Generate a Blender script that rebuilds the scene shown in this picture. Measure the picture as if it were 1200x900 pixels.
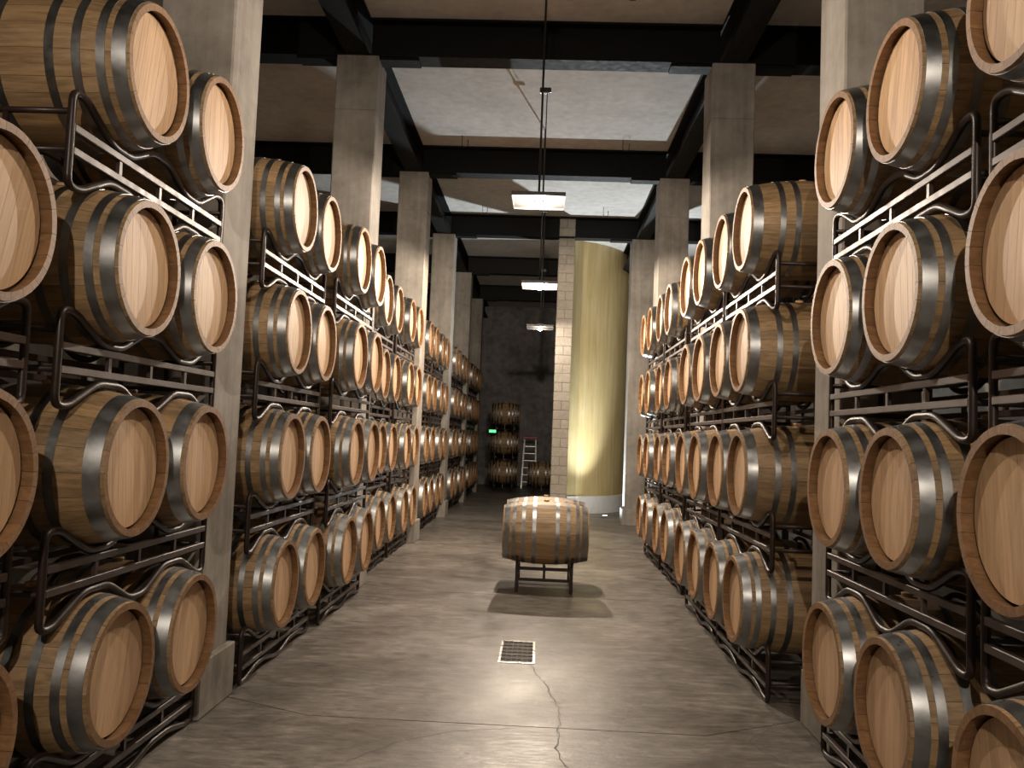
import bpy, bmesh, math, random
from mathutils import Vector, Matrix

# ------------------------------------------------------------------ clear
for o in list(bpy.data.objects):
    bpy.data.objects.remove(o, do_unlink=True)
SC = bpy.context.scene
COL = SC.collection
rng = random.Random(7)

# ------------------------------------------------------------------ camera
CAM_H = 1.706
F_PX, YAW, PITCH, ROLL = 992.3, 0.038, 0.0618, 0.0388
fwd = Vector((-math.sin(YAW) * math.cos(PITCH), math.cos(YAW) * math.cos(PITCH), math.sin(PITCH)))
rt = Vector((math.cos(YAW), math.sin(YAW), 0.0))
up = rt.cross(fwd)
rc = rt * math.cos(ROLL) + up * math.sin(ROLL)
uc = up * math.cos(ROLL) - rt * math.sin(ROLL)
camd = bpy.data.cameras.new('camera')
camd.sensor_width = 36.0
camd.sensor_fit = 'HORIZONTAL'
camd.lens = F_PX / 1200.0 * 36.0
camd.clip_start = 0.05
camd.clip_end = 200
cam = bpy.data.objects.new('camera', camd)
COL.objects.link(cam)
M = Matrix((rc, uc, -fwd)).transposed().to_4x4()
M.translation = Vector((0, 0, CAM_H))
cam.matrix_world = M
SC.camera = cam

# ------------------------------------------------------------------ world, exposure
W = bpy.data.worlds.new('world')
SC.world = W
W.use_nodes = True
W.node_tree.nodes['Background'].inputs[0].default_value = (0.02, 0.02, 0.022, 1)
W.node_tree.nodes['Background'].inputs[1].default_value = 0.3
SC.view_settings.view_transform = 'Standard'
SC.view_settings.look = 'None'
SC.view_settings.gamma = 1.0
SC.view_settings.use_curve_mapping = False
SC.view_settings.exposure = 0.0

# lamp power table: (Y, Z, watts, colour)
LAMPS = [
    (-2.00, 4.05, 620, (1.0, 0.85, 0.70)),
    (4.18, 4.10, 125, (1.0, 0.84, 0.68)),
    (8.30, 4.055, 390, (1.0, 0.85, 0.70)),
    (12.43, 3.955, 760, (1.0, 0.83, 0.65)),
    (16.55, 3.87, 80, (1.0, 0.87, 0.72)),
]
LAMP_X = -0.12
UPLIGHTS = [(1.47, 19.30, 600, (0.02, -0.60, 1.0)), (0.82, 19.05, 6, (0, 0, 1))]
UP_COL = (0.86, 0.95, 1.0)

# ------------------------------------------------------------------ measures
P = 4.125                      # column pitch along the hall
T = 0.464                      # column depth
WCOL = 0.468
COL_FAR1 = 5.42                # far face of the first column
XL, XR = -1.962, 1.712         # aisle faces of the columns
HB = 5.86                      # underside of the steel beams
BEAM_TOP = 6.30
HC = 6.30                      # ceiling
XW0, XW1 = -6.6, 6.3           # side walls
Y0, Y1 = -9.0, 29.8            # back and far wall


# ------------------------------------------------------------------ material helpers
class NT:
    def __init__(self, name):
        self.m = bpy.data.materials.new(name)
        self.m.use_nodes = True
        self.t = self.m.node_tree
        self.b = self.t.nodes['Principled BSDF']

    def n(self, typ, **kw):
        nd = self.t.nodes.new(typ)
        for k, v in kw.items():
            setattr(nd, k, v)
        return nd

    def l(self, a, b):
        self.t.links.new(a, b)

    def coords(self, scale=(1, 1, 1), src='Object', offset=None):
        tc = self.n('ShaderNodeTexCoord')
        mp = self.n('ShaderNodeMapping')
        mp.inputs['Scale'].default_value = scale
        self.l(tc.outputs[src], mp.inputs['Vector'])
        if offset is not None:
            self.l(offset, mp.inputs['Location'])
        return mp.outputs['Vector']

    def noise(self, vec, scale=5, detail=4, rough=0.55, dist=0.0):
        nd = self.n('ShaderNodeTexNoise')
        nd.inputs['Scale'].default_value = scale
        nd.inputs['Detail'].default_value = detail
        nd.inputs['Roughness'].default_value = rough
        nd.inputs['Distortion'].default_value = dist
        self.l(vec, nd.inputs['Vector'])
        return nd.outputs['Fac']

    def ramp(self, fac, stops):
        r = self.n('ShaderNodeValToRGB')
        els = r.color_ramp.elements
        while len(els) < len(stops):
            els.new(0.5)
        for e, (p, c) in zip(els, stops):
            e.position = p
            e.color = (*c, 1)
        self.l(fac, r.inputs['Fac'])
        return r.outputs['Color']

    def maprange(self, v, a, b, c, d):
        m = self.n('ShaderNodeMapRange')
        m.inputs[1].default_value, m.inputs[2].default_value = a, b
        m.inputs[3].default_value, m.inputs[4].default_value = c, d
        self.l(v, m.inputs[0])
        return m.outputs[0]

    def math(self, op, a, b=None):
        m = self.n('ShaderNodeMath', operation=op)
        for i, x in enumerate((a, b)):
            if x is None:
                continue
            if isinstance(x, (int, float)):
                m.inputs[i].default_value = x
            else:
                self.l(x, m.inputs[i])
        return m.outputs[0]

    def mix(self, fac, a, b, mode='MIX'):
        m = self.n('ShaderNodeMix', data_type='RGBA', blend_type=mode)
        for i, x in ((0, fac), (6, a), (7, b)):
            if isinstance(x, (int, float)):
                m.inputs[i].default_value = x
            elif isinstance(x, tuple):
                m.inputs[i].default_value = (*x, 1)
            else:
                self.l(x, m.inputs[i])
        return m.outputs[2]

    def bump(self, h, strength=0.2, dist=0.01):
        b = self.n('ShaderNodeBump')
        b.inputs['Strength'].default_value = strength
        b.inputs['Distance'].default_value = dist
        self.l(h, b.inputs['Height'])
        self.l(b.outputs['Normal'], self.b.inputs['Normal'])

    def set(self, **kw):
        for k, v in kw.items():
            s = self.b.inputs[k]
            if hasattr(v, 'links') or hasattr(v, 'is_output'):
                self.l(v, s)
            elif isinstance(v, tuple):
                s.default_value = (*v, 1)
            else:
                s.default_value = v
        return self


def tone_value(t):
    """per-object random plus a per-piece tone stored on joined meshes"""
    oi = t.n('ShaderNodeObjectInfo')
    at = t.n('ShaderNodeAttribute', attribute_name='tone')
    return t.math('FRACT', t.math('ADD', oi.outputs['Random'], at.outputs['Fac']))


def wood(name, stops, stain, grain_axis_scale, tone_lo, tone_hi, rough=0.6, tint=None):
    t = NT(name)
    tone = tone_value(t)
    off = t.n('ShaderNodeCombineXYZ')
    for i in range(3):
        t.l(t.math('MULTIPLY', tone, 37.0 + 11 * i), off.inputs[i])
    v = t.coords(grain_axis_scale, offset=off.outputs[0])
    g = t.noise(v, 6, 7, 0.62, 0.35)
    c = t.ramp(g, stops)
    v2 = t.coords(tuple(0.25 * s + 0.6 for s in grain_axis_scale), offset=off.outputs[0])
    s = t.noise(v2, 3.0, 4, 0.6)
    sf = t.maprange(s, 0.52, 0.78, 0.0, 0.75)
    c = t.mix(sf, c, stain)
    k = t.maprange(tone, 0, 1, tone_lo, tone_hi)
    kk = t.n('ShaderNodeCombineColor')
    for i in range(3):
        t.l(k, kk.inputs[i])
    c = t.mix(1.0, c, kk.outputs[0], 'MULTIPLY')
    if tint:
        t2 = t.maprange(t.math('FRACT', t.math('MULTIPLY', tone, 7.31)), 0.3, 1, 0, 0.45)
        c = t.mix(t2, c, tint, 'MULTIPLY')
    t.set(**{'Base Color': c, 'Roughness': rough})
    t.bump(g, 0.25, 0.004)
    return t.m


M_STAVE = wood('stave_oak', [(0.25, (0.150, 0.092, 0.044)), (0.5, (0.285, 0.187, 0.096)), (0.78, (0.40, 0.275, 0.150))],
               (0.075, 0.042, 0.022), (0.55, 9, 9), 0.74, 1.16, 0.58, (1.0, 0.93, 0.70))
M_HEAD = wood('head_oak', [(0.25, (0.41, 0.255, 0.140)), (0.5, (0.53, 0.350, 0.205)), (0.78, (0.61, 0.425, 0.265))],
              (0.40, 0.25, 0.14), (9, 9, 0.55), 0.88, 1.08, 0.55)
M_CHIME = wood('chime_oak', [(0.25, (0.125, 0.064, 0.027)), (0.5, (0.205, 0.109, 0.048)), (0.78, (0.285, 0.160, 0.075))],
                (0.16, 0.08, 0.04), (2.5, 9, 9), 0.85, 1.12, 0.55)
M_BUNG = wood('bung_wood', [(0.3, (0.45, 0.26, 0.14)), (0.7, (0.60, 0.38, 0.22))], (0.3, 0.16, 0.08), (3, 3, 3), 0.9, 1.1)


def metal(name, col, rough, metallic=1.0, var=0.1, spots=None, spec=0.5):
    t = NT(name)
    v = t.coords((1, 1, 1))
    n = t.noise(v, 14, 4)
    c = t.mix(t.maprange(n, 0.35, 0.7, 0, 1), tuple(x * 0.72 for x in col), col)
    if spots:
        n2 = t.noise(v, 5, 5, 0.65)
        c = t.mix(t.maprange(n2, 0.58, 0.75, 0, 0.7), c, spots)
    r = t.maprange(n, 0.3, 0.7, rough - var, rough + var)
    t.set(**{'Base Color': c, 'Roughness': r, 'Metallic': metallic, 'Specular IOR Level': spec})
    return t.m


M_HOOP = metal('galvanised_hoop', (0.31, 0.32, 0.325), 0.37, 1.0, 0.06)
M_RIVET = metal('rivet_steel', (0.25, 0.25, 0.25), 0.4)
M_RACK = metal('rack_paint', (0.024, 0.014, 0.011), 0.40, 0.0, 0.07, None, 0.35)
M_RAIL = metal('rack_rail_paint', (0.062, 0.042, 0.035), 0.44, 0.05, 0.07)
M_BEAM = metal('black_beam_paint', (0.0042, 0.0040, 0.0042), 0.62, 0.0, 0.08, None, 0.2)
M_STEEL = metal('stainless', (0.55, 0.54, 0.52), 0.3, 1.0, 0.08)
M_ROD = metal('lamp_rod_black', (0.012, 0.012, 0.012), 0.5, 0.2)
M_ALU = metal('ladder_aluminium', (0.6, 0.6, 0.58), 0.4, 0.8)
M_RED = metal('red_plastic', (0.42, 0.02, 0.015), 0.45, 0.0)
M_DARK = metal('dark_panel', (0.03, 0.028, 0.026), 0.6, 0.0)


def concrete(name, dark, light, scale=1.0, streak=0.4, board=0.0, rough=0.8, bump=0.25):
    t = NT(name)
    v = t.coords((1, 1, 1), src='Object')
    oi = t.n('ShaderNodeObjectInfo')
    off = t.n('ShaderNodeCombineXYZ')
    for i in range(3):
        t.l(t.math('MULTIPLY', oi.outputs['Random'], 23.0 + 7 * i), off.inputs[i])
    va = t.n('ShaderNodeVectorMath', operation='ADD')
    t.l(v, va.inputs[0])
    t.l(off.outputs[0], va.inputs[1])
    v = va.outputs[0]
    n1 = t.noise(v, 1.3 * scale, 6, 0.62, 0.3)
    n2 = t.noise(v, 9 * scale, 5, 0.6)
    mp = t.n('ShaderNodeMapping')
    mp.inputs['Scale'].default_value = (7, 7, 0.35)
    t.l(v, mp.inputs['Vector'])
    n3 = t.noise(mp.outputs[0], 1.6, 5, 0.6)
    f = t.math('ADD', t.math('MULTIPLY', n1, 0.5), t.math('MULTIPLY', n2, 0.5 - 0.5 * streak))
    f = t.math('ADD', f, t.math('MULTIPLY', n3, 0.5 * streak))
    c = t.ramp(f, [(0.34, dark), (0.5, tuple((a + b) / 2 for a, b in zip(dark, light))), (0.66, light)])
    n4 = t.noise(v, 60, 3, 0.6)
    c = t.mix(t.maprange(n4, 0.66, 0.76, 0, 0.45), c, tuple(x * 0.4 for x in dark))
    t.set(**{'Base Color': c, 'Roughness': rough})
    h = t.math('ADD', t.math('MULTIPLY', n2, 0.6), t.math('MULTIPLY', n4, 0.5))
    t.bump(h, bump, 0.006)
    return t.m


M_COL = concrete('column_concrete', (0.135, 0.121, 0.103), (0.36, 0.332, 0.295), 1.0, 0.6)
M_CEIL = concrete('ceiling_concrete', (0.40, 0.375, 0.345), (0.62, 0.59, 0.55), 0.8, 0.1, bump=0.15)
M_WALL = concrete('wall_concrete', (0.17, 0.155, 0.135), (0.33, 0.305, 0.275), 0.7, 0.4)
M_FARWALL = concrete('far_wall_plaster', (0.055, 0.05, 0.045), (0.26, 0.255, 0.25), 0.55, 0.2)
M_BLOCK = concrete('block_concrete', (0.25, 0.222, 0.185), (0.38, 0.345, 0.295), 2.0, 0.1)
M_MORTAR = concrete('mortar', (0.16, 0.145, 0.125), (0.22, 0.2, 0.18), 3.0, 0.0)
M_WHITE = concrete('white_curb', (0.62, 0.63, 0.63), (0.8, 0.8, 0.79), 1.0, 0.1, rough=0.6, bump=0.05)
M_JOINT = concrete('floor_joint', (0.055, 0.048, 0.04), (0.09, 0.08, 0.07), 3.0, 0.0)


def floor_mat():
    t = NT('polished_concrete_floor')
    v = t.coords((1, 1, 1), src='Object')
    n1 = t.noise(v, 0.75, 7, 0.62, 0.9)
    n2 = t.noise(v, 5.5, 6, 0.62, 0.6)
    mp = t.n('ShaderNodeMapping')
    mp.inputs['Scale'].default_value = (0.8, 3.2, 1)
    mp.inputs['Rotation'].default_value = (0, 0, 0.25)
    t.l(v, mp.inputs['Vector'])
    n3 = t.noise(mp.outputs[0], 2.2, 7, 0.65, 1.6)
    f = t.math('ADD', t.math('MULTIPLY', n1, 0.42), t.math('MULTIPLY', n2, 0.22))
    f = t.math('ADD', f, t.math('MULTIPLY', n3, 0.36))
    c = t.ramp(f, [(0.38, (0.062, 0.054, 0.046)), (0.5, (0.138, 0.123, 0.107)), (0.62, (0.250, 0.227, 0.201))])
    st = t.noise(mp.outputs[0], 3.7, 5, 0.7, 2.2)
    c = t.mix(t.maprange(st, 0.60, 0.72, 0, 0.6), c, (0.07, 0.055, 0.042))
    n4 = t.noise(v, 1.4, 5, 0.6, 0.4)
    r = t.maprange(n4, 0.34, 0.66, 0.30, 0.48)
    mp2 = t.n('ShaderNodeMapping')
    mp2.inputs['Scale'].default_value = (9, 26, 1)
    t.l(v, mp2.inputs['Vector'])
    n5 = t.noise(mp2.outputs[0], 1.0, 6, 0.7, 0.8)
    k5 = t.maprange(n5, 0.35, 0.65, 0.68, 1.28)
    kc = t.n('ShaderNodeCombineColor')
    for i in range(3):
        t.l(k5, kc.inputs[i])
    c = t.mix(1.0, c, kc.outputs[0], 'MULTIPLY')
    t.set(**{'Base Color': c, 'Roughness': r, 'Specular IOR Level': 0.45})
    h = t.math('ADD', t.math('MULTIPLY', n2, 0.35), t.math('MULTIPLY', n5, 0.55))
    t.bump(h, 0.45, 0.012)
    return t.m


M_FLOOR = floor_mat()


def gold_mat():
    t = NT('gold_patina')
    v = t.coords((5, 5, 0.22))
    n = t.noise(v, 2.4, 7, 0.65, 0.5)
    v2 = t.coords((1, 1, 0.6))
    n2 = t.noise(v2, 1.2, 5, 0.6)
    f = t.math('ADD', t.math('MULTIPLY', n, 0.6), t.math('MULTIPLY', n2, 0.4))
    c = t.ramp(f, [(0.32, (0.40, 0.298, 0.120)), (0.5, (0.51, 0.40, 0.195)), (0.68, (0.63, 0.535, 0.32))])
    t.set(**{'Base Color': c, 'Roughness': 0.6, 'Metallic': 0.0})
    t.bump(n, 0.15, 0.006)
    return t.m


M_GOLD = gold_mat()


def emit(name, col, strength):
    t = NT(name)
    t.set(**{'Base Color': (0.8, 0.8, 0.8), 'Emission Color': col, 'Emission Strength': strength})
    return t.m


M_REFL = metal('lamp_reflector', (0.013, 0.0125, 0.0115), 0.5, 0.0, 0.05)
M_REFL2 = metal('lamp_reflector_flare_tint', (0.012, 0.0042, 0.002), 0.5, 0.0, 0.05)  # orange flare around the lamp painted into the plate colour
M_UPL = emit('uplight_glass', UP_COL, 30)
M_EXIT = emit('exit_green', (0.02, 0.9, 0.28), 1.3)


# ------------------------------------------------------------------ mesh helpers
def link(name, me, mat=None, parent=None, loc=(0, 0, 0), rot=(0, 0, 0)):
    o = bpy.data.objects.new(name, me)
    COL.objects.link(o)
    if me is not None and mat is not None and not me.materials:
        me.materials.append(mat)
    o.location = loc
    o.rotation_euler = rot
    if parent is not None:
        o.parent = parent
    return o


def mesh_from(name, verts, faces, smooth=False):
    me = bpy.data.meshes.new(name)
    me.from_pydata([tuple(v) for v in verts], [], faces)
    me.update()
    if smooth:
        me.shade_smooth()
    return me


def fix(me):
    bm = bmesh.new()
    bm.from_mesh(me)
    bmesh.ops.recalc_face_normals(bm, faces=bm.faces)
    bm.to_mesh(me)
    bm.free()
    return me


def box_data(x0, x1, y0, y1, z0, z1):
    v = [(x0, y0, z0), (x1, y0, z0), (x1, y1, z0), (x0, y1, z0), (x0, y0, z1), (x1, y0, z1), (x1, y1, z1), (x0, y1, z1)]
    f = [(0, 3, 2, 1), (4, 5, 6, 7), (0, 1, 5, 4), (1, 2, 6, 5), (2, 3, 7, 6), (3, 0, 4, 7)]
    return v, f


def join(parts):
    V, F = [], []
    for v, f in parts:
        k = len(V)
        V += list(v)
        F += [tuple(i + k for i in q) for q in f]
    return V, F


def box_mesh(name, *b, bevel=0.0, seg=1):
    v, f = box_data(*b)
    me = mesh_from(name, v, f)
    if bevel:
        bm = bmesh.new()
        bm.from_mesh(me)
        bmesh.ops.bevel(bm, geom=list(bm.edges), offset=bevel, segments=seg, affect='EDGES')
        bm.to_mesh(me)
        bm.free()
    return me


def boxes_mesh(name, boxes):
    v, f = join([box_data(*b) for b in boxes])
    return mesh_from(name, v, f)


def round_path(pts, r, n=4, closed=False):
    out = []
    N = len(pts)
    for i in range(N):
        p = Vector(pts[i])
        if not closed and i in (0, N - 1):
            out.append(p)
            continue
        a, b = Vector(pts[i - 1]), Vector(pts[(i + 1) % N])
        da, db = (a - p), (b - p)
        rr = min(r, da.length * 0.45, db.length * 0.45)
        s, e = p + da.normalized() * rr, p + db.normalized() * rr
        for k in range(n + 1):
            t = k / n
            out.append(s * (1 - t) ** 2 + p * 2 * t * (1 - t) + e * t * t)
    return out


def tube_data(path, r, sides=8, closed=False, normal=Vector((1, 0, 0))):
    """sweep; the path lies in a plane with the given normal (or is straight)"""
    V, F = [], []
    N = len(path)
    for i, p in enumerate(path):
        p = Vector(p)
        a = Vector(path[i - 1]) if (i > 0 or closed) else p
        b = Vector(path[(i + 1) % N]) if (i < N - 1 or closed) else p
        d = (b - a).normalized()
        n = normal.normalized()
        s = d.cross(n).normalized()
        for k in range(sides):
            t = 2 * math.pi * k / sides
            V.append(p + (n * math.cos(t) + s * math.sin(t)) * r)
    M_ = N if closed else N - 1
    for i in range(M_):
        for k in range(sides):
            a = i * sides + k
            b = i * sides + (k + 1) % sides
            c = ((i + 1) % N) * sides + (k + 1) % sides
            d = ((i + 1) % N) * sides + k
            F.append((a, b, c, d))
    if not closed:
        F.append(tuple(range(sides)))
        F.append(tuple((N - 1) * sides + k for k in reversed(range(sides))))
    return V, F


def tube_mesh(name, path, r, sides=8, closed=False, normal=Vector((1, 0, 0))):
    v, f = tube_data(path, r, sides, closed, normal)
    me = fix(mesh_from(name, v, f))
    me.shade_smooth()
    return me


def lathe_x(name, prof, n=40, smooth=True, closed=True):
    """revolve (x, r) profile about the local X axis"""
    V, F = [], []
    m = len(prof)
    for k in range(n):
        t = 2 * math.pi * k / n
        for x, r in prof:
            V.append((x, r * math.cos(t), r * math.sin(t)))
    for k in range(n):
        k2 = (k + 1) % n
        for i in range(m if closed else m - 1):
            j = (i + 1) % m
            F.append((k * m + i, k * m + j, k2 * m + j, k2 * m + i))
    me = fix(mesh_from(name, V, F))
    if smooth:
        bm = bmesh.new()
        bm.from_mesh(me)
        for f in bm.faces:
            f.smooth = True
        for e in bm.edges:
            if len(e.link_faces) == 2 and e.calc_face_angle() > math.radians(35):
                e.smooth = False
        bm.to_mesh(me)
        bm.free()
    return me


def sharp(me, deg=35):
    bm = bmesh.new()
    bm.from_mesh(me)
    for f in bm.faces:
        f.smooth = True
    for e in bm.edges:
        if len(e.link_faces) == 2 and e.calc_face_angle(0) > math.radians(deg):
            e.smooth = False
    bm.to_mesh(me)
    bm.free()
    return me


def struct(o, label=None):
    o['kind'] = 'structure'
    if label:
        o['label'] = label
    return o


def tag(o, label, cat, group=None):
    o['label'] = label
    o['category'] = cat
    if group:
        o['group'] = group
    return o


def empty(name, loc=(0, 0, 0), rz=0.0):
    o = bpy.data.objects.new(name, None)
    COL.objects.link(o)
    o.empty_display_size = 0.1
    o.location = loc
    o.rotation_euler = (0, 0, rz)
    return o


def copy_tree(src, parent=None):
    c = src.copy()
    COL.objects.link(c)
    c.parent = parent
    for ch in KIDS.get(src, []):
        copy_tree2(ch, c)
    return c


def copy_tree2(src, parent):
    c = src.copy()
    COL.objects.link(c)
    c.parent = parent
    for ch in KIDS.get(src, []):
        copy_tree2(ch, c)
    return c


KIDS = {}


def kid(parent, o):
    o.parent = parent
    KIDS.setdefault(parent, []).append(o)
    return o


# ================================================================== SETTING
# ---- floor: dark joint bed with slabs proud of it
floor = struct(link('floor', box_mesh('floor', XW0, XW1, Y0, Y1, -0.25, -0.006), M_JOINT), 'worn polished concrete hall floor')
joint_base = 5.12


def joint_line(jy):
    return [(XW0, jy + 0.46), (-2.35, jy + 0.46), (-1.34, jy), (1.02, jy), (1.85, jy + 0.46), (XW1, jy + 0.46)]


DR = (-0.275, 0.005, 6.50, 7.20)          # drain opening
js = [Y0 - 1.0] + [joint_base + P * k for k in range(-3, 7)]
for i in range(len(js)):
    lo = [(x, y + 0.005) for x, y in joint_line(js[i])]
    if i == 0:
        lo = [(XW0, Y0), (XW1, Y0)]
    hi = [(x, y - 0.005) for x, y in joint_line(js[i + 1])] if i + 1 < len(js) else [(XW0, Y1), (XW1, Y1)]
    poly = lo + hi[::-1]
    if js[i] < DR[2] and i + 1 < len(js) and js[i + 1] > DR[3]:
        # slab with the drain cut out of it: four polygons sharing the hole
        x0, x1, y0, y1 = DR
        jy, jn = js[i] + 0.005, js[i + 1] - 0.005
        polys = [lo[:3] + [(x0, jy), (x0, jn)] + hi[:3][::-1],
                 [(x0, jy), (x1, jy), (x1, y0), (x0, y0)],
                 [(x0, y1), (x1, y1), (x1, jn), (x0, jn)],
                 [(x1, jy)] + lo[3:] + hi[3:][::-1] + [(x1, jn)]]
    else:
        polys = [poly]
    V, F = [], []
    for p in polys:
        k = len(V)
        n = len(p)
        V += [(x, y, 0.0) for x, y in p] + [(x, y, -0.0058) for x, y in p]
        F.append(tuple(range(k, k + n)))
        F.append(tuple(k + n + q for q in reversed(range(n))))
        for q in range(n):
            q2 = (q + 1) % n
            F.append((k + q, k + n + q, k + n + q2, k + q2))
    link('floor_slab', mesh_from('floor_slab', V, F), M_FLOOR, floor)


def ribbon(name, pts, w, z=0.0006):
    V, F = [], []
    for i, (x, y) in enumerate(pts):
        a = pts[max(0, i - 1)]
        b = pts[min(len(pts) - 1, i + 1)]
        d = Vector((b[0] - a[0], b[1] - a[1]))
        d.normalize()
        n = Vector((-d.y, d.x)) * w * (0.6 + 0.8 * rng.random())
        V += [(x - n.x, y - n.y, z), (x + n.x, y + n.y, z)]
        if i:
            k = 2 * i
            F.append((k - 2, k - 1, k + 1, k))
    return link(name, mesh_from(name, V, F), M_JOINT, floor)


def wander(pts, amp, sub):
    out = []
    for (a, b) in zip(pts[:-1], pts[1:]):
        for k in range(sub):
            t = k / sub
            out.append((a[0] + (b[0] - a[0]) * t + rng.uniform(-amp, amp), a[1] + (b[1] - a[1]) * t + rng.uniform(-amp, amp)))
    return out + [pts[-1]]


ribbon('floor_crack', wander([(-0.02, 6.48), (0.08, 6.0), (0.17, 5.5), (0.16, 5.1), (0.14, 4.75), (0.22, 4.45), (0.2, 4.2)], 0.013, 9), 0.0032)
ribbon('floor_crack', wander([(-0.95, 4.45), (-0.75, 4.75), (-0.45, 4.98), (-0.1, 5.08)], 0.006, 8), 0.002)
ribbon('floor_crack', wander([(1.85, 5.58), (1.5, 5.4), (1.25, 5.05), (1.35, 4.8)], 0.012, 6), 0.002)

# ---- walls
struct(link('wall_left', box_mesh('wall_left', XW0 - 0.2, XW0, Y0, Y1, 0, HC), M_WALL), 'concrete side wall')
struct(link('wall_right', box_mesh('wall_right', XW1, XW1 + 0.2, Y0, Y1, 0, HC), M_WALL), 'concrete side wall')
struct(link('wall_back', box_mesh('wall_back', XW0 - 0.2, XW1 + 0.2, Y0 - 0.2, Y0, 0, HC), M_WALL), 'concrete wall at the near end')
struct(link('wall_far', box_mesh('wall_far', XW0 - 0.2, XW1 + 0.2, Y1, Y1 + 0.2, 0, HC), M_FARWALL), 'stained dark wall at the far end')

# ---- ceiling slab
struct(link('ceiling', box_mesh('ceiling', XW0 - 0.2, XW1 + 0.2, Y0 - 0.2, Y1 + 0.2, HC, HC + 0.25), M_CEIL), 'cast concrete ceiling')

# ---- columns, steel beams, concrete downstands
BL0, BL1 = -2.33, -2.07      # flange of the beam over the left columns
BR0, BR1 = 1.815, 2.075
col_far = [COL_FAR1 + P * k for k in range(-2, 6)]


def column_mesh(w, d, h):
    g, e = h - 0.62, 0.008
    parts = [box_data(0, w, -d, 0, 0, g - 0.006), box_data(e, w - e, -d + e, -e, g - 0.006, g + 0.006), box_data(0, w, -d, 0, g + 0.006, h)]
    v, f = join(parts)
    me = mesh_from('column', v, f)
    bm = bmesh.new()
    bm.from_mesh(me)
    ed = [x for x in bm.edges if abs(x.verts[0].co.z - x.verts[1].co.z) > 0.3]
    bmesh.ops.bevel(bm, geom=ed, offset=0.012, segments=1, affect='EDGES')
    bm.to_mesh(me)
    bm.free()
    return me


ME_COL = column_mesh(WCOL, T, HB)
PL = 0.043
ME_PLINTH = box_mesh('plinth', -PL, WCOL + PL, -T - PL, PL, 0, 0.33, bevel=0.008)
ordn = ['first', 'second', 'third', 'fourth', 'fifth', 'sixth', 'seventh', 'eighth']
for side, x in (('exit-sign', XL - WCOL), ('gold-wall', XR)):
    for k, y in enumerate(col_far):
        if side == 'gold-wall' and k > 5:
            continue
        c = struct(link('column', ME_COL, M_COL, None, (x, y, 0)))
        cnt = (len(col_far) - k) if side == 'exit-sign' else (6 - k)
        ref = 'the far wall' if side == 'exit-sign' else 'the gold wall'
        c['label'] = 'square grey concrete column, %s side, %s from %s' % (side, ordn[cnt - 1], ref)
        link('plinth', ME_PLINTH, M_COL, c)


def ibeam_y(name, x0, x1, y0, y1, z0, z1, ft=0.025, wt=0.03):
    xm = (x0 + x1) / 2
    return boxes_mesh(name, [(x0, x1, y0, y1, z0, z0 + ft), (x0, x1, y0, y1, z1 - ft, z1), (xm - wt / 2, xm + wt / 2, y0, y1, z0 + ft, z1 - ft)])


def ibeam_x(name, x0, x1, y0, y1, z0, z1, ft=0.025, wt=0.03):
    ym = (y0 + y1) / 2
    return boxes_mesh(name, [(x0, x1, y0, y1, z0, z0 + ft), (x0, x1, y0, y1, z1 - ft, z1), (x0, x1, ym - wt / 2, ym + wt / 2, z0 + ft, z1 - ft)])


lb = struct(link('ceiling_beam', ibeam_y('beam', BL0, BL1, Y0, Y1, HB, BEAM_TOP), M_BEAM), 'long black steel beam over the exit-sign side columns')
rb = struct(link('ceiling_beam', ibeam_y('beam', BR0, BR1, Y0, Y1, HB, BEAM_TOP), M_BEAM), 'long black steel beam over the gold-wall side columns')
for k, y in enumerate(col_far):
    ya, yb = y - T / 2 - 0.225, y - T / 2 + 0.035
    for seg, (xa, xb) in enumerate(((XW0, BL0), (BL1, BR0), (BR1, XW1))):
        if seg == 1 and k > 5:
            xb = 0.5
        b = struct(link('cross_beam', ibeam_x('cross_beam', xa, xb, ya, yb, HB, BEAM_TOP), M_BEAM))
        b['label'] = 'black steel cross beam on the %s column line from the far wall' % ordn[len(col_far) - k - 1]
        for e, s in ((xa, 1), (xb, -1)):
            if abs(e) > 5 or abs(e - 0.5) < 0.01:
                continue
            a, c = sorted((e, e + s * 0.55))
            link('splice_plate', box_mesh('splice_plate', a, c, ya + 0.03, yb - 0.03, HB - 0.03, HB), M_BEAM, b)
# ---- block pillar beside the passage (each block a piece)
BX0, BX1, BY0, BY1 = 0.205, 0.535, 17.42, 18.15
pil = struct(link('wall_block', box_mesh('pillar_core', BX0 + 0.008, BX1 - 0.008, BY0 + 0.008, BY1 - 0.008, 0, HC), M_MORTAR), 'pale concrete block pier beside the gold wall')
ch = 0.19
ncourse = int(HC / ch)
me_half = box_mesh('block', -0.0795, 0.0795, 0, 0.10, 0.004, ch - 0.004, bevel=0.005)
me_full = box_mesh('block', -0.165, 0.165, 0, 0.10, 0.004, ch - 0.004, bevel=0.005)
me_side = box_mesh('block', 0, 0.06, -0.156, 0.156, 0.004, ch - 0.004, bevel=0.005)
for i in range(ncourse):
    z = i * ch
    dy = rng.uniform(-0.004, 0.004)
    xm = (BX0 + BX1) / 2
    if i % 2:
        link('block', me_full, M_BLOCK, pil, (xm, BY0 + dy, z))
    else:
        for s in (-1, 1):
            link('block', me_half, M_BLOCK, pil, (xm + s * 0.0835, BY0 + dy + rng.uniform(-0.003, 0.003), z))
    for j in range(2):
        link('block', me_side, M_BLOCK, pil, (BX0 + rng.uniform(-0.003, 0.002), BY0 + 0.262 + 0.32 * j, z))

# ---- curved gold wall on a white curb
GC, GR = Vector((-0.3, 21.6)), 2.39


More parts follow.
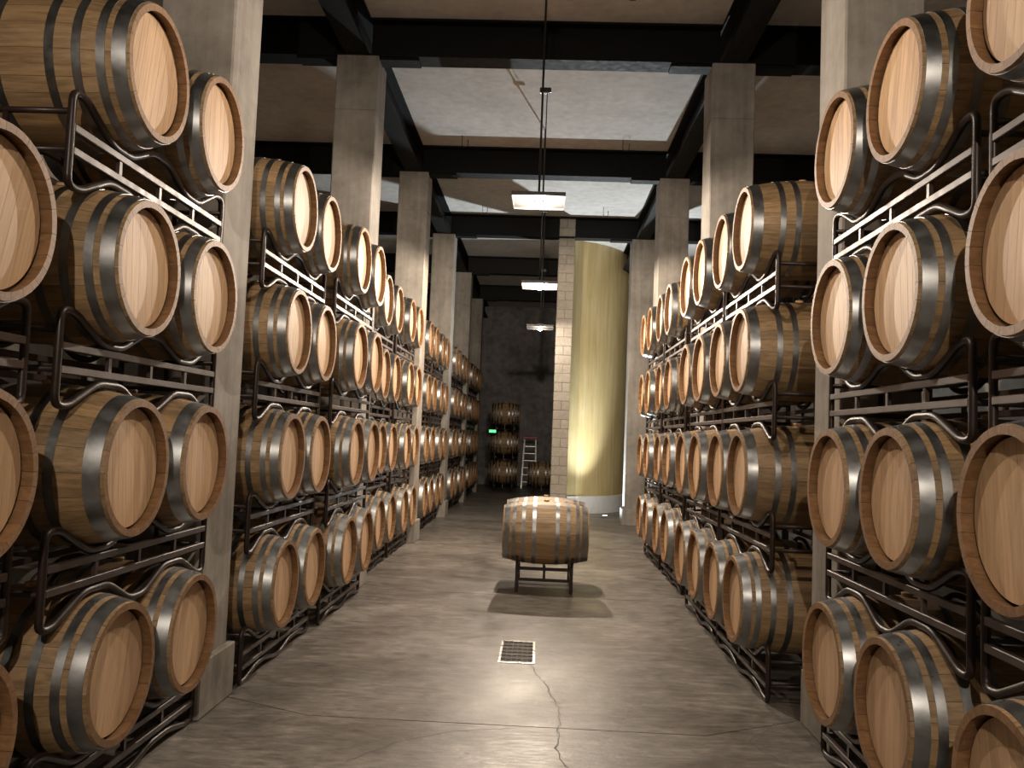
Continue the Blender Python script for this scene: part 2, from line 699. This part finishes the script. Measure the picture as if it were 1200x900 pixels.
def arc_wall(r0, r1, a0, a1, z0, z1, n=48):
    V, F = [], []
    for i in range(n + 1):
        a = a0 + (a1 - a0) * i / n
        c, s = math.cos(a), math.sin(a)
        for r in (r0, r1):
            for z in (z0, z1):
                V.append((GC.x + r * c, GC.y + r * s, z))
    for i in range(n):
        a, b = 4 * i, 4 * i + 4
        F += [(a + 2, b + 2, b + 3, a + 3), (a, a + 1, b + 1, b), (a + 1, a + 3, b + 3, b + 1), (a, b, b + 2, a + 2)]
    F += [(0, 2, 3, 1), (4 * n, 4 * n + 1, 4 * n + 3, 4 * n + 2)]
    return sharp(fix(mesh_from('arc', V, F)))


gw = struct(link('wall_gold', arc_wall(GR - 0.15, GR, math.radians(-68), math.radians(25), 0.40, HC), M_GOLD), 'curved gold wall behind the block pier')
link('white_curb', arc_wall(GR - 0.15, GR + 0.03, math.radians(-68), math.radians(25), 0.0, 0.40), M_WHITE, gw)
struct(link('wall_return', box_mesh('wall_return', 0.50, 0.62, 19.42, Y1, 0, HC), M_WALL), 'concrete wall running back from the gold wall')


# ================================================================== BARRELS
BLEN, RB, RH = 0.438, 0.360, 0.302


def rad(x):
    t = abs(x) / BLEN
    return RB - (RB - RH) * (0.82 * t ** 2 + 0.18 * t ** 3)


def stave_data(ang, gap=0.0008, nx=10, nc=2, th=0.035):
    """one stave centred on +Z, along X"""
    xs = [-BLEN + 2 * BLEN * i / nx for i in range(nx + 1)]
    V, F = [], []
    h = ang / 2
    for i, x in enumerate(xs):
        r = rad(x)
        hh = h - gap / r
        rin = r - th
        if i in (0, nx):
            rin = r - th + 0.005
        for k in range(nc + 1):
            a = -hh + 2 * hh * k / nc
            V.append((x, r * math.sin(a), r * math.cos(a)))
        for k in range(nc + 1):
            a = hh - 2 * hh * k / nc
            V.append((x, rin * math.sin(a), rin * math.cos(a)))
    m = 2 * (nc + 1)
    for i in range(nx):
        for k in range(m):
            k2 = (k + 1) % m
            F.append((i * m + k, i * m + k2, (i + 1) * m + k2, (i + 1) * m + k))
    F.append(tuple(range(m)))
    F.append(tuple(nx * m + k for k in reversed(range(m))))
    return V, F


def two_tone(me):
    """weathered outside, fresher wood on the end grain and inside of the chime"""
    me.materials.append(M_STAVE)
    me.materials.append(M_CHIME)
    for p in me.polygons:
        c = p.center
        n = p.normal
        rr = math.hypot(c.y, c.z)
        if abs(n.x) > 0.75 or (c.y * n.y + c.z * n.z) / rr < 0.5:
            p.material_index = 1


WID = [math.radians(a) for a in (11.0, 14.0, 18.25)]
SEQ = [0] * 8 + [1] * 9 + [2] * 8
_r = random.Random(3)
_r.shuffle(SEQ)
ME_STAVE = []
for a in WID:
    v, f = stave_data(a)
    me = sharp(fix(mesh_from('stave', v, f)), 40)
    two_tone(me)
    ME_STAVE.append(me)
ANG = []
acc = 0.0
for s in SEQ:
    ANG.append(acc + WID[s] / 2)
    acc += WID[s]


def joined_body(seed):
    r = random.Random(seed)
    V, F, tones = [], [], []
    for s, a0 in zip(SEQ, ANG):
        v, f = stave_data(WID[s], 0.0018, 8, 1)
        c, sn = math.cos(a0), math.sin(a0)
        k = len(V)
        V += [(x, y * c - z * sn, y * sn + z * c) for x, y, z in v]
        F += [tuple(i + k for i in q) for q in f]
        t = r.random()
        tones += [t] * len(v)
    me = fix(mesh_from('staves', V, F))
    at = me.attributes.new('tone', 'FLOAT', 'POINT')
    at.data.foreach_set('value', tones)
    sharp(me, 40)
    two_tone(me)
    return me


BODIES = [joined_body(s) for s in range(3)]


def hoop_mesh(xc, w, th=0.0024):
    xs = [xc - w / 2, xc, xc + w / 2]
    prof = [(x, rad(x) + th) for x in xs] + [(x, rad(x) + 0.0002) for x in reversed(xs)]
    me = lathe_x('hoop', prof, 48)
    me.materials.append(M_HOOP)
    return me


HOOPS = [(0.396, 0.056), (0.324, 0.036), (0.228, 0.036), (0.118, 0.038)]
HOOPS6 = [(0.390, 0.066), (0.226, 0.038), (0.122, 0.038)]
ME_HOOP = {8: [(s, hoop_mesh(s * x, w)) for s in (1, -1) for x, w in HOOPS], 6: [(s, hoop_mesh(s * x, w)) for s in (1, -1) for x, w in HOOPS6]}


def rivet_mesh(xc):
    parts = []
    for dx, da in ((-0.008, 0.0), (0.010, 0.05)):
        r = rad(xc + dx) + 0.002
        V, F = [], []
        n = 6
        for k in range(n):
            t = 2 * math.pi * k / n
            y, x = 0.005 * math.sin(t), 0.005 * math.cos(t)
            V.append((xc + dx + x, da * r + y, r - 0.002))
        for k in range(n):
            t = 2 * math.pi * k / n
            V.append((xc + dx + 0.0032 * math.cos(t), da * r + 0.0032 * math.sin(t), r + 0.003))
        F = [tuple(range(n, 2 * n))] + [(k, (k + 1) % n, n + (k + 1) % n, n + k) for k in range(n)]
        parts.append((V, F))
    v, f = join(parts)
    me = fix(mesh_from('rivet', v, f))
    me.materials.append(M_RIVET)
    return me


ME_RIVET = {8: [rivet_mesh(s * x) for s in (1, -1) for x, w in HOOPS], 6: [rivet_mesh(s * x) for s in (1, -1) for x, w in HOOPS6]}
HX, HRAD = 0.394, 0.2665
ME_DISC = {s: lathe_x('head', [(s * (HX - 0.02), 0.0001), (s * (HX - 0.008), 0.0001), (s * (HX - 0.008), HRAD), (s * (HX - 0.02), HRAD)], 40) for s in (1, -1)}
ME_PLAINHEAD = {s: None for s in (1, -1)}
BW = [-0.2665, -0.210, -0.148, -0.098, -0.030, 0.044, 0.098, 0.168, 0.216, 0.2665]


def board_data(y0, y1, s):
    g = 0.0008
    y0, y1 = y0 + g, y1 - g
    n = 5
    top = []
    for k in range(n + 1):
        y = y0 + (y1 - y0) * k / n
        top.append((y, math.sqrt(max(HRAD ** 2 - y * y, 1e-6))))
    ring = top + [(y, -z) for y, z in reversed(top)]
    m = len(ring)
    V = [(s * (HX - 0.009), y, z) for y, z in ring] + [(s * HX, y, z) for y, z in ring]
    F = [tuple(range(m)), tuple(m + k for k in reversed(range(m)))] + [(k, (k + 1) % m, m + (k + 1) % m, m + k) for k in range(m)]
    return V, F


ME_BOARD = {}
for s in (1, -1):
    ME_BOARD[s] = []
    Vs, Fs, tn = [], [], []
    for j, (a, b) in enumerate(zip(BW[:-1], BW[1:])):
        v, f = board_data(a, b, s)
        me = fix(mesh_from('head_board', v, f))
        me.materials.append(M_HEAD)
        ME_BOARD[s].append(me)
        k = len(Vs)
        Vs += v
        Fs += [tuple(i + k for i in q) for q in f]
        tn += [(j * 0.377) % 1.0] * len(v)
    me = fix(mesh_from('head', Vs, Fs))
    at = me.attributes.new('tone', 'FLOAT', 'POINT')
    at.data.foreach_set('value', tn)
    me.materials.append(M_HEAD)
    ME_PLAINHEAD[s] = me
    ME_DISC[s].materials.append(M_STAVE)

bp = [(0, 0.0001), (0, 0.026), (0.020, 0.030), (0.026, 0.027), (0.026, 0.0001)]
ME_BUNG = lathe_x('bung', bp, 16)
ME_BUNG.materials.append(M_BUNG)


def part(name, me, parent, rot=(0, 0, 0), loc=(0, 0, 0)):
    o = bpy.data.objects.new(name, me)
    COL.objects.link(o)
    o.parent = parent
    o.rotation_euler = rot
    o.location = loc
    return o


def barrel(x, y, zc, face, near, label, group, hoops=8, stretch=(1, 1)):
    """axis along X; face = +1/-1: which end looks into the aisle. The Empty stands at the barrel's lowest point."""
    root = empty('wine_barrel', (x, y, zc - RB * stretch[1]))
    root.scale = (stretch[0], stretch[1], stretch[1])
    tag(root, label, 'barrel', group)
    up_ = (0, 0, RB)
    turn = rng.uniform(0, 2 * math.pi)
    if near:
        for s, a in zip(SEQ, ANG):
            part('stave', ME_STAVE[s], root, (a + turn, 0, 0), up_)
    else:
        part('staves', BODIES[rng.randrange(3)], root, (turn, 0, 0), up_)
    for i, (s, me) in enumerate(ME_HOOP[hoops]):
        h = part('hoop', me, root, (0, 0, 0), up_)
        if near and s == face:
            part('rivet', ME_RIVET[hoops][i], h, (-face * rng.uniform(-0.5, 1.2) if i % 4 else rng.uniform(-0.6, 0.6), 0, 0))
    ht = rng.gauss(0, 0.16)
    for s in (1, -1):
        if near and s == face:
            h = part('head', ME_DISC[s], root, (ht, 0, 0), up_)
            for me in ME_BOARD[s]:
                part('head_board', me, h)
        else:
            part('head', ME_PLAINHEAD[s], root, (ht, 0, 0), up_)
    part('bung', ME_BUNG, root, (0, -math.pi / 2, 0), (0, 0, 2 * RB - 0.008))
    return root


# ================================================================== RACKS
TR = 0.017
FX = 0.276                      # frames sit this far either side of the barrel centre
RF = rad(FX - 0.03) + 0.003
CR = -(RF + TR)                 # cradle tube below the barrel centre
PITCH_Z = 0.897
HALF = 0.80
DYB = 0.385


def frame_path(low, cap):
    """closed loop in the YZ plane, z relative to barrel centre"""
    c = CR
    top = [(HALF, c + 0.115), (HALF - 0.10, c + 0.115), (DYB + 0.085, c), (DYB - 0.085, c), (0.09, c + 0.095), (-0.09, c + 0.095),
           (-DYB + 0.085, c), (-DYB - 0.085, c), (-HALF + 0.10, c + 0.115), (-HALF, c + 0.115)]
    bot = [(-HALF, low), (-HALF + 0.09, low), (-DYB - 0.10, cap), (-DYB + 0.10, cap), (-0.07, low), (0.07, low),
           (DYB - 0.10, cap), (DYB + 0.10, cap), (HALF - 0.09, low), (HALF, low)]
    pts = [(0, y, z) for y, z in top + bot]
    return round_path(pts, 0.05, 4, True)


def rack_meshes(low, cap):
    d = {}
    d['side_frame'] = tube_mesh('side_frame', frame_path(low, cap), TR, 8, True)
    u, l = CR - 0.035, CR - 0.130
    if l < low + 0.02:
        l = low + 0.035
    d['rail_u'] = box_mesh('rail', -0.014, 0.014, -HALF + 0.012, HALF - 0.012, u - 0.016, u + 0.016, bevel=0.003)
    d['rail_l'] = box_mesh('rail', -0.014, 0.014, -HALF + 0.012, HALF - 0.012, l - 0.016, l + 0.016, bevel=0.003)
    d['strut'] = box_mesh('strut', -0.009, 0.009, -0.012, 0.012, l + 0.012, u - 0.012)
    d['tie'] = tube_mesh('cross_tie', [(-FX, 0, 0), (FX, 0, 0)], 0.014, 8, False, Vector((0, 0, 1)))
    d['tie_strut'] = box_mesh('tie_strut', -0.011, 0.011, -0.009, 0.009, l, CR + 0.03)
    for k, me in d.items():
        me.materials.append(M_RAIL if k.startswith('rail') or k == 'strut' else M_RACK)
    d['zu'], d['zl'] = CR + 0.03, l
    return d


CAP_UP = -PITCH_Z + RF + TR
RACK_UP = rack_meshes(CAP_UP - 0.105, CAP_UP)


def rack(x, y, zc, kind, label, group, base):
    d = kind
    root = empty('barrel_rack', (x, y, base))
    tag(root, label, 'rack', group)
    dz = zc - base
    for s in (-1, 1):
        part('side_frame', d['side_frame'], root, (0, 0, 0), (s * FX, 0, dz))
        part('rail', d['rail_u'], root, (0, 0, 0), (s * FX, 0, dz))
        part('rail', d['rail_l'], root, (0, 0, 0), (s * FX, 0, dz))
        for yy in (-0.40, 0.0, 0.40):
            part('strut', d['strut'], root, (0, 0, 0), (s * FX, yy, dz))
        part('cross_tie', d['tie'], root, (0, 0, 0), (0, s * (HALF - 0.004), dz + d['zu']))
        part('cross_tie', d['tie'], root, (0, 0, 0), (0, s * (HALF - 0.004), dz + d['zl']))
        part('tie_strut', d['tie_strut'], root, (0, 0, 0), (0, s * (HALF - 0.004), dz))
    return root


ROWS = [('floor', 0.605), ('second', 0.605 + PITCH_Z), ('third', 0.605 + 2 * PITCH_Z), ('top', 0.605 + 3 * PITCH_Z)]
Z0 = ROWS[0][1]
RACK_FLOOR = rack_meshes(-Z0 + TR, -Z0 + TR + 0.045)


# bay: (side, bay number from its far reference, head plane X, [rack centre Y near, far], near LOD, jitter in X per rack and row)
BAYS = []
LB = [(1, -1.79, 2.37, 4.115), (2, -1.775, 6.40, 8.19), (3, -1.90, 10.52, 12.31), (4, -1.93, 14.65, 16.43), (5, -1.90, 18.77, 20.56), (6, -1.88, 22.9, 24.6)]
RBY = [(1, 1.50, 2.40, 4.115), (2, 1.40, 6.61, 8.25), (3, 1.46, 10.52, 12.33)]
jl2 = {(1, 0): -0.045, (1, 1): -0.075, (1, 2): -0.07, (1, 3): -0.06}
ordb = ['nearest column-end', 'second', 'third', 'fourth']
for side, bays in (('exit-sign', LB), ('gold-wall', RBY)):
    sgn = -1 if side == 'exit-sign' else 1
    for (bn, xh, ya, yb) in bays:
        if side == 'exit-sign':
            ref = '%s bay from far wall' % ordn[6 - bn]
        else:
            ref = '%s bay from gold wall' % ordn[3 - bn]
        near = bn <= 2
        for ri, yc in enumerate((ya, yb)):
            for row, (rn, zc) in enumerate(ROWS):
                if side == 'exit-sign' and bn == 1 and ri == 0 and row == 3:
                    continue
                jx = rng.uniform(-0.014, 0.014)
                if side == 'exit-sign' and bn == 1 and ri == 0:
                    jx -= 0.06
                jy = rng.uniform(-0.007, 0.007)
                if side == 'exit-sign' and bn == 2:
                    jx = -(jl2.get((ri, row), 0.0)) + rng.uniform(-0.008, 0.008)
                if side == 'gold-wall' and bn == 1 and row < 2:
                    jx -= 0.02
                xc = sgn * (abs(xh) + BLEN) + jx
                pos = 'far' if ri else 'near'
                rack(xc, yc + jy, zc, RACK_FLOOR if row == 0 else RACK_UP,
                     'dark steel rack under %s pair, %s row, %s side, %s' % ('farther' if ri else 'nearer', rn, side, ref),
                     'barrel racks, %s side' % side, 0.0 if row == 0 else zc + CAP_UP - 0.105 - TR)
                for k, dy in enumerate((-DYB, DYB)):
                    n = 3 - (2 * ri + k)
                    barrel(xc, yc + jy + dy, zc, -sgn, near,
                           'oak barrel, %s row, %s side, %s, %s from its far end' % (rn, side, ref, ordn[n]),
                           'wine barrels, %s side' % side, 6 if (side == 'gold-wall' and bn == 2 and row > 0) or (side == 'exit-sign' and bn == 1 and row == 1) else 8)

# ---- the pair standing alone in the aisle, on a low trestle
DZ, AX, AY = 0.660, 0.075, 9.84
tr = empty('barrel_stand', (AX, AY, 0))
tag(tr, 'dark steel stand holding two barrels in the middle of the aisle', 'stand')
SR = rad(0.26) * 0.955 + 0.004
for s in (-1, 1):
    for yy in (-DYB, DYB):
        ztop = DZ - SR - 0.016
        link('leg', box_mesh('leg', -0.018, 0.018, -0.018, 0.018, 0, ztop - 0.012, bevel=0.004), M_RACK, tr, (s * 0.30, yy, 0))
        link('cradle', tube_mesh('cradle', round_path([(0, -0.26, ztop + 0.105), (0, -0.10, ztop), (0, 0.10, ztop), (0, 0.26, ztop + 0.105)], 0.05, 4), 0.016), M_RACK, tr, (s * 0.30, yy, 0))
    for z in (0.14, 0.262):
        link('rail', box_mesh('rail', -0.012, 0.012, -DYB + 0.018, DYB - 0.018, z - 0.014, z + 0.014), M_RACK, tr, (s * 0.30, 0, 0))
    for z in (0.14, 0.262):
        link('cross_tie', box_mesh('cross_tie', -0.282, 0.282, -0.014, 0.014, z - 0.015, z + 0.015), M_RACK, tr, (0, s * DYB, 0))
    link('tie_strut', box_mesh('tie_strut', -0.014, 0.014, -0.010, 0.010, 0.125, 0.30), M_RACK, tr, (0, s * DYB, 0))
barrel(AX, AY - DYB, DZ, 1, True, 'front oak barrel of the pair in mid-aisle, beside the floor drain', 'barrels standing in the aisle', 8, (1.06, 0.955))
barrel(AX, AY + DYB, DZ, 1, True, 'rear oak barrel of the pair in mid-aisle, towards the gold wall', 'barrels standing in the aisle', 8, (1.06, 0.955))

# ---- the stack across the far end and the barrel behind the pier
for row in range(3):
    rn, zc = ROWS[row]
    rack(-1.17, 26.95, zc, RACK_FLOOR if row == 0 else RACK_UP, 'dark steel rack, %s row of the stack beside the exit sign' % rn, 'racks beside the exit sign',
         0.0 if row == 0 else zc + CAP_UP - 0.105 - TR)
    for k, dy in enumerate((-DYB, DYB)):
        barrel(-1.17, 26.95 + dy, zc, 1, False, '%s oak barrel, %s row of the stack beside the exit sign' % (('front', 'rear')[k], rn), 'barrels beside the exit sign')
rack(0.03, 26.5, Z0, RACK_FLOOR, 'dark steel rack on the floor beside the step ladder', None, 0.0)
barrel(0.03, 26.5 - DYB, Z0, 1, False, 'oak barrel half hidden by the block pier, beside the step ladder', None)


# ================================================================== LAMPS
def glow(name, col, s):
    return emit(name, col, s)


plate = fix(boxes_mesh('reflector', [(-0.26, 0.26, -0.26, 0.26, 0.0, 0.006), (-0.26, -0.252, -0.26, 0.26, -0.02, 0), (0.252, 0.26, -0.26, 0.26, -0.02, 0),
                                     (-0.26, 0.26, -0.26, -0.252, -0.02, 0), (-0.26, 0.26, 0.252, 0.26, -0.02, 0)]))
housing = box_mesh('housing', -0.07, 0.07, -0.07, 0.07, 0.006, 0.07, bevel=0.01)
cover = box_mesh('cover', -0.262, 0.262, -0.262, 0.262, 0.0062, 0.018)
bulb_prof = [(-0.001, 0.0001), (-0.001, 0.028), (-0.022, 0.040), (-0.048, 0.040), (-0.066, 0.026), (-0.072, 0.0001)]
ME_BULB = lathe_x('bulb', bulb_prof, 20, True, False)
for i, (y, z, w, colr) in enumerate(LAMPS):
    L = empty('pendant_lamp', (LAMP_X, y, z))
    names = ['square pendant lamp with glowing bulb, fifth from the far end', 'square pendant lamp with glowing bulb, fourth from the far end',
             'square pendant lamp with white bulb, hung above the mid-aisle barrels', 'warm orange square pendant lamp between two white ones',
             'small bright pendant lamp beside the block pier, last of the line']
    tag(L, names[i], 'lamp', 'pendant lamps along the aisle')
    pm = plate.copy()
    link('reflector', pm, M_REFL2 if i == 3 else M_REFL, L)
    link('cover', cover, M_ROD, L)
    link('housing', housing, M_ROD, L)
    zt = HC - z
    link('rod', tube_mesh('rod', [(0, 0, 0.07), (0, 0, zt)], 0.011, 8), M_ROD, L)
    link('cable', tube_mesh('cable', [(0.045, 0, 0.07), (0.045, 0, 1.14)], 0.005, 6), M_ROD, L)
    link('coupling', box_mesh('coupling', -0.03, 0.085, -0.025, 0.025, 1.10, 1.15, bevel=0.006), M_ROD, L)
    gm = glow('bulb_glow', (1.0, 0.42, 0.16) if i == 3 else colr, 26 if i == 3 else 45)
    me = ME_BULB.copy()
    link('bulb', me, gm, L, (0, 0, 0), (0, math.pi / 2, 0)).rotation_euler = (0, -math.pi / 2, 0)
    ld = bpy.data.lights.new('lamp_light', 'POINT')
    ld.energy = w
    ld.color = colr
    ld.shadow_soft_size = 0.028
    lo = bpy.data.objects.new('lamp_light', ld)
    COL.objects.link(lo)
    lo.parent = L
    lo.location = (0, 0, -0.106)

# ---- floor uplights in the passage
ring_prof = [(0, 0.075), (0, 0.055), (0.012, 0.055), (0.012, 0.075)]
ME_URING = lathe_x('trim_ring', ring_prof, 24)
ME_UGLASS = lathe_x('glass', [(0.0, 0.0001), (0.0, 0.054), (0.008, 0.054), (0.008, 0.0001)], 24)
for i, (x, y, w, aim) in enumerate(UPLIGHTS):
    L = empty('floor_uplight', (x, y, 0.0))
    tag(L, ['round floor uplight before the gold wall, beside the column', 'round floor uplight before the gold wall, beside the block pier'][i], 'uplight', 'floor uplights')
    link('trim_ring', ME_URING, M_STEEL, L, (0, 0, 0), (0, -math.pi / 2, 0))
    link('glass', ME_UGLASS, M_UPL, L, (0, 0, 0), (0, -math.pi / 2, 0))
    ld = bpy.data.lights.new('uplight_light', 'SPOT')
    ld.energy = w * 4
    ld.color = UP_COL
    ld.spot_size = math.radians(118)
    ld.spot_blend = 1.0
    ld.shadow_soft_size = 0.04
    lo = bpy.data.objects.new('uplight_light', ld)
    COL.objects.link(lo)
    lo.parent = L
    lo.location = (0, 0, 0.06)
    lo.rotation_euler = Vector(aim).to_track_quat('-Z', 'Y').to_euler()

# ================================================================== SMALL THINGS
# ---- floor drain with a grid grate
x0, x1, y0, y1 = DR
dr = empty('floor_drain', ((x0 + x1) / 2, (y0 + y1) / 2, 0))
tag(dr, 'rectangular steel floor drain with grid grate in the aisle', 'drain')
hw, hl = (x1 - x0) / 2, (y1 - y0) / 2
t_ = 0.018
link('frame', boxes_mesh('frame', [(-hw, -hw + t_, -hl, hl, -0.05, 0.004), (hw - t_, hw, -hl, hl, -0.05, 0.004),
                                   (-hw + t_, hw - t_, -hl, -hl + t_ * 1.8, -0.05, 0.004), (-hw + t_, hw - t_, hl - t_ * 1.8, hl, -0.05, 0.004)]), M_STEEL, dr)
link('tray', box_mesh('tray', -hw + t_, hw - t_, -hl + t_, hl - t_, -0.075, -0.040), M_ALU, dr)
for k in range(1, 6):
    xx = -hw + t_ + (2 * hw - 2 * t_) * k / 6
    link('grate_bar', box_mesh('grate_bar', xx - 0.0025, xx + 0.0025, -hl + t_ * 1.8, hl - t_ * 1.8, -0.024, 0.001), M_DARK, dr)
for k in range(1, 6):
    yy = -hl + t_ * 1.8 + (2 * hl - 3.6 * t_) * k / 6
    link('grate_bar', box_mesh('grate_bar', -hw + t_, hw - t_, yy - 0.005, yy + 0.005, -0.014, 0.000), M_DARK, dr)

# ---- wire hooks hanging from the ceiling
hk = tube_mesh('ceiling_hook', round_path([(-0.05, 0, 0), (-0.05, 0, -0.17), (0.045, 0, -0.17), (0.045, 0, -0.06)], 0.04, 3), 0.006, 6, False, Vector((0, 1, 0)))
for (x, y, where) in ((-1.35, 12.75, 'between the second and third lamps, exit-sign side'), (1.12, 12.75, 'between the second and third lamps, gold-wall side'), (0.75, 8.3, 'before the white lamp, gold-wall side'),
                      (2.75, 8.3, 'above the gold-wall side racks'), (1.1, 16.6, 'in the bright ceiling bay before the gold wall'), (-1.3, 16.6, 'in the dim ceiling bay before the last lamp')):
    tag(link('ceiling_hook', hk, M_ROD, None, (x, y, HC)), 'thin wire hook hanging from ceiling ' + where, 'hook', 'ceiling hooks')

# ---- exit sign on an arm from the last column
ex = empty('exit_sign', (-1.51, 25.68, 1.80))
tag(ex, 'small green lit exit sign on an arm from the column', 'sign')
link('panel', box_mesh('panel', -0.105, 0.105, -0.012, 0.012, 0, 0.085, bevel=0.004), M_EXIT, ex)
link('housing', boxes_mesh('housing', [(-0.112, 0.112, -0.02, 0.02, 0.085, 0.11), (-0.112, 0.112, 0.0125, 0.03, -0.006, 0.085)]), M_DARK, ex)
link('arm', box_mesh('arm', -0.452, -0.112, -0.01, 0.01, 0.088, 0.108), M_DARK, ex)

# ---- step ladder with red cap at the far wall
ld_ = empty('step_ladder', (-0.40, 28.55, 0))
ld_.scale = (1, 1, 0.87)
tag(ld_, 'tall aluminium step ladder with a red top cap', 'ladder')
link('top_cap', box_mesh('top_cap', -0.25, 0.25, -0.13, 0.16, 1.90, 1.98, bevel=0.015), M_RED, ld_)
for s in (-1, 1):
    v, f = box_data(-0.02, 0.02, -0.03, 0.03, 0, 1.92)
    v = [(x + s * (0.24 - 0.05 * z / 1.9), y - 0.42 * (1 - z / 1.9), z) for x, y, z in v]
    link('rail', fix(mesh_from('rail', v, f)), M_ALU, ld_)
    v, f = box_data(-0.015, 0.015, -0.015, 0.015, 0, 1.92)
    v = [(x + s * (0.22 - 0.05 * z / 1.9), y + 0.1 + 0.45 * (1 - z / 1.9), z) for x, y, z in v]
    link('rear_leg', fix(mesh_from('rear_leg', v, f)), M_ALU, ld_)
for k in range(6):
    z = 0.27 + 0.27 * k
    w = 0.235 - 0.05 * z / 1.9
    yy = -0.42 * (1 - z / 1.9)
    link('tread', box_mesh('tread', -w, w, yy - 0.05, yy + 0.06, z - 0.035, z, bevel=0.005), M_ALU, ld_)
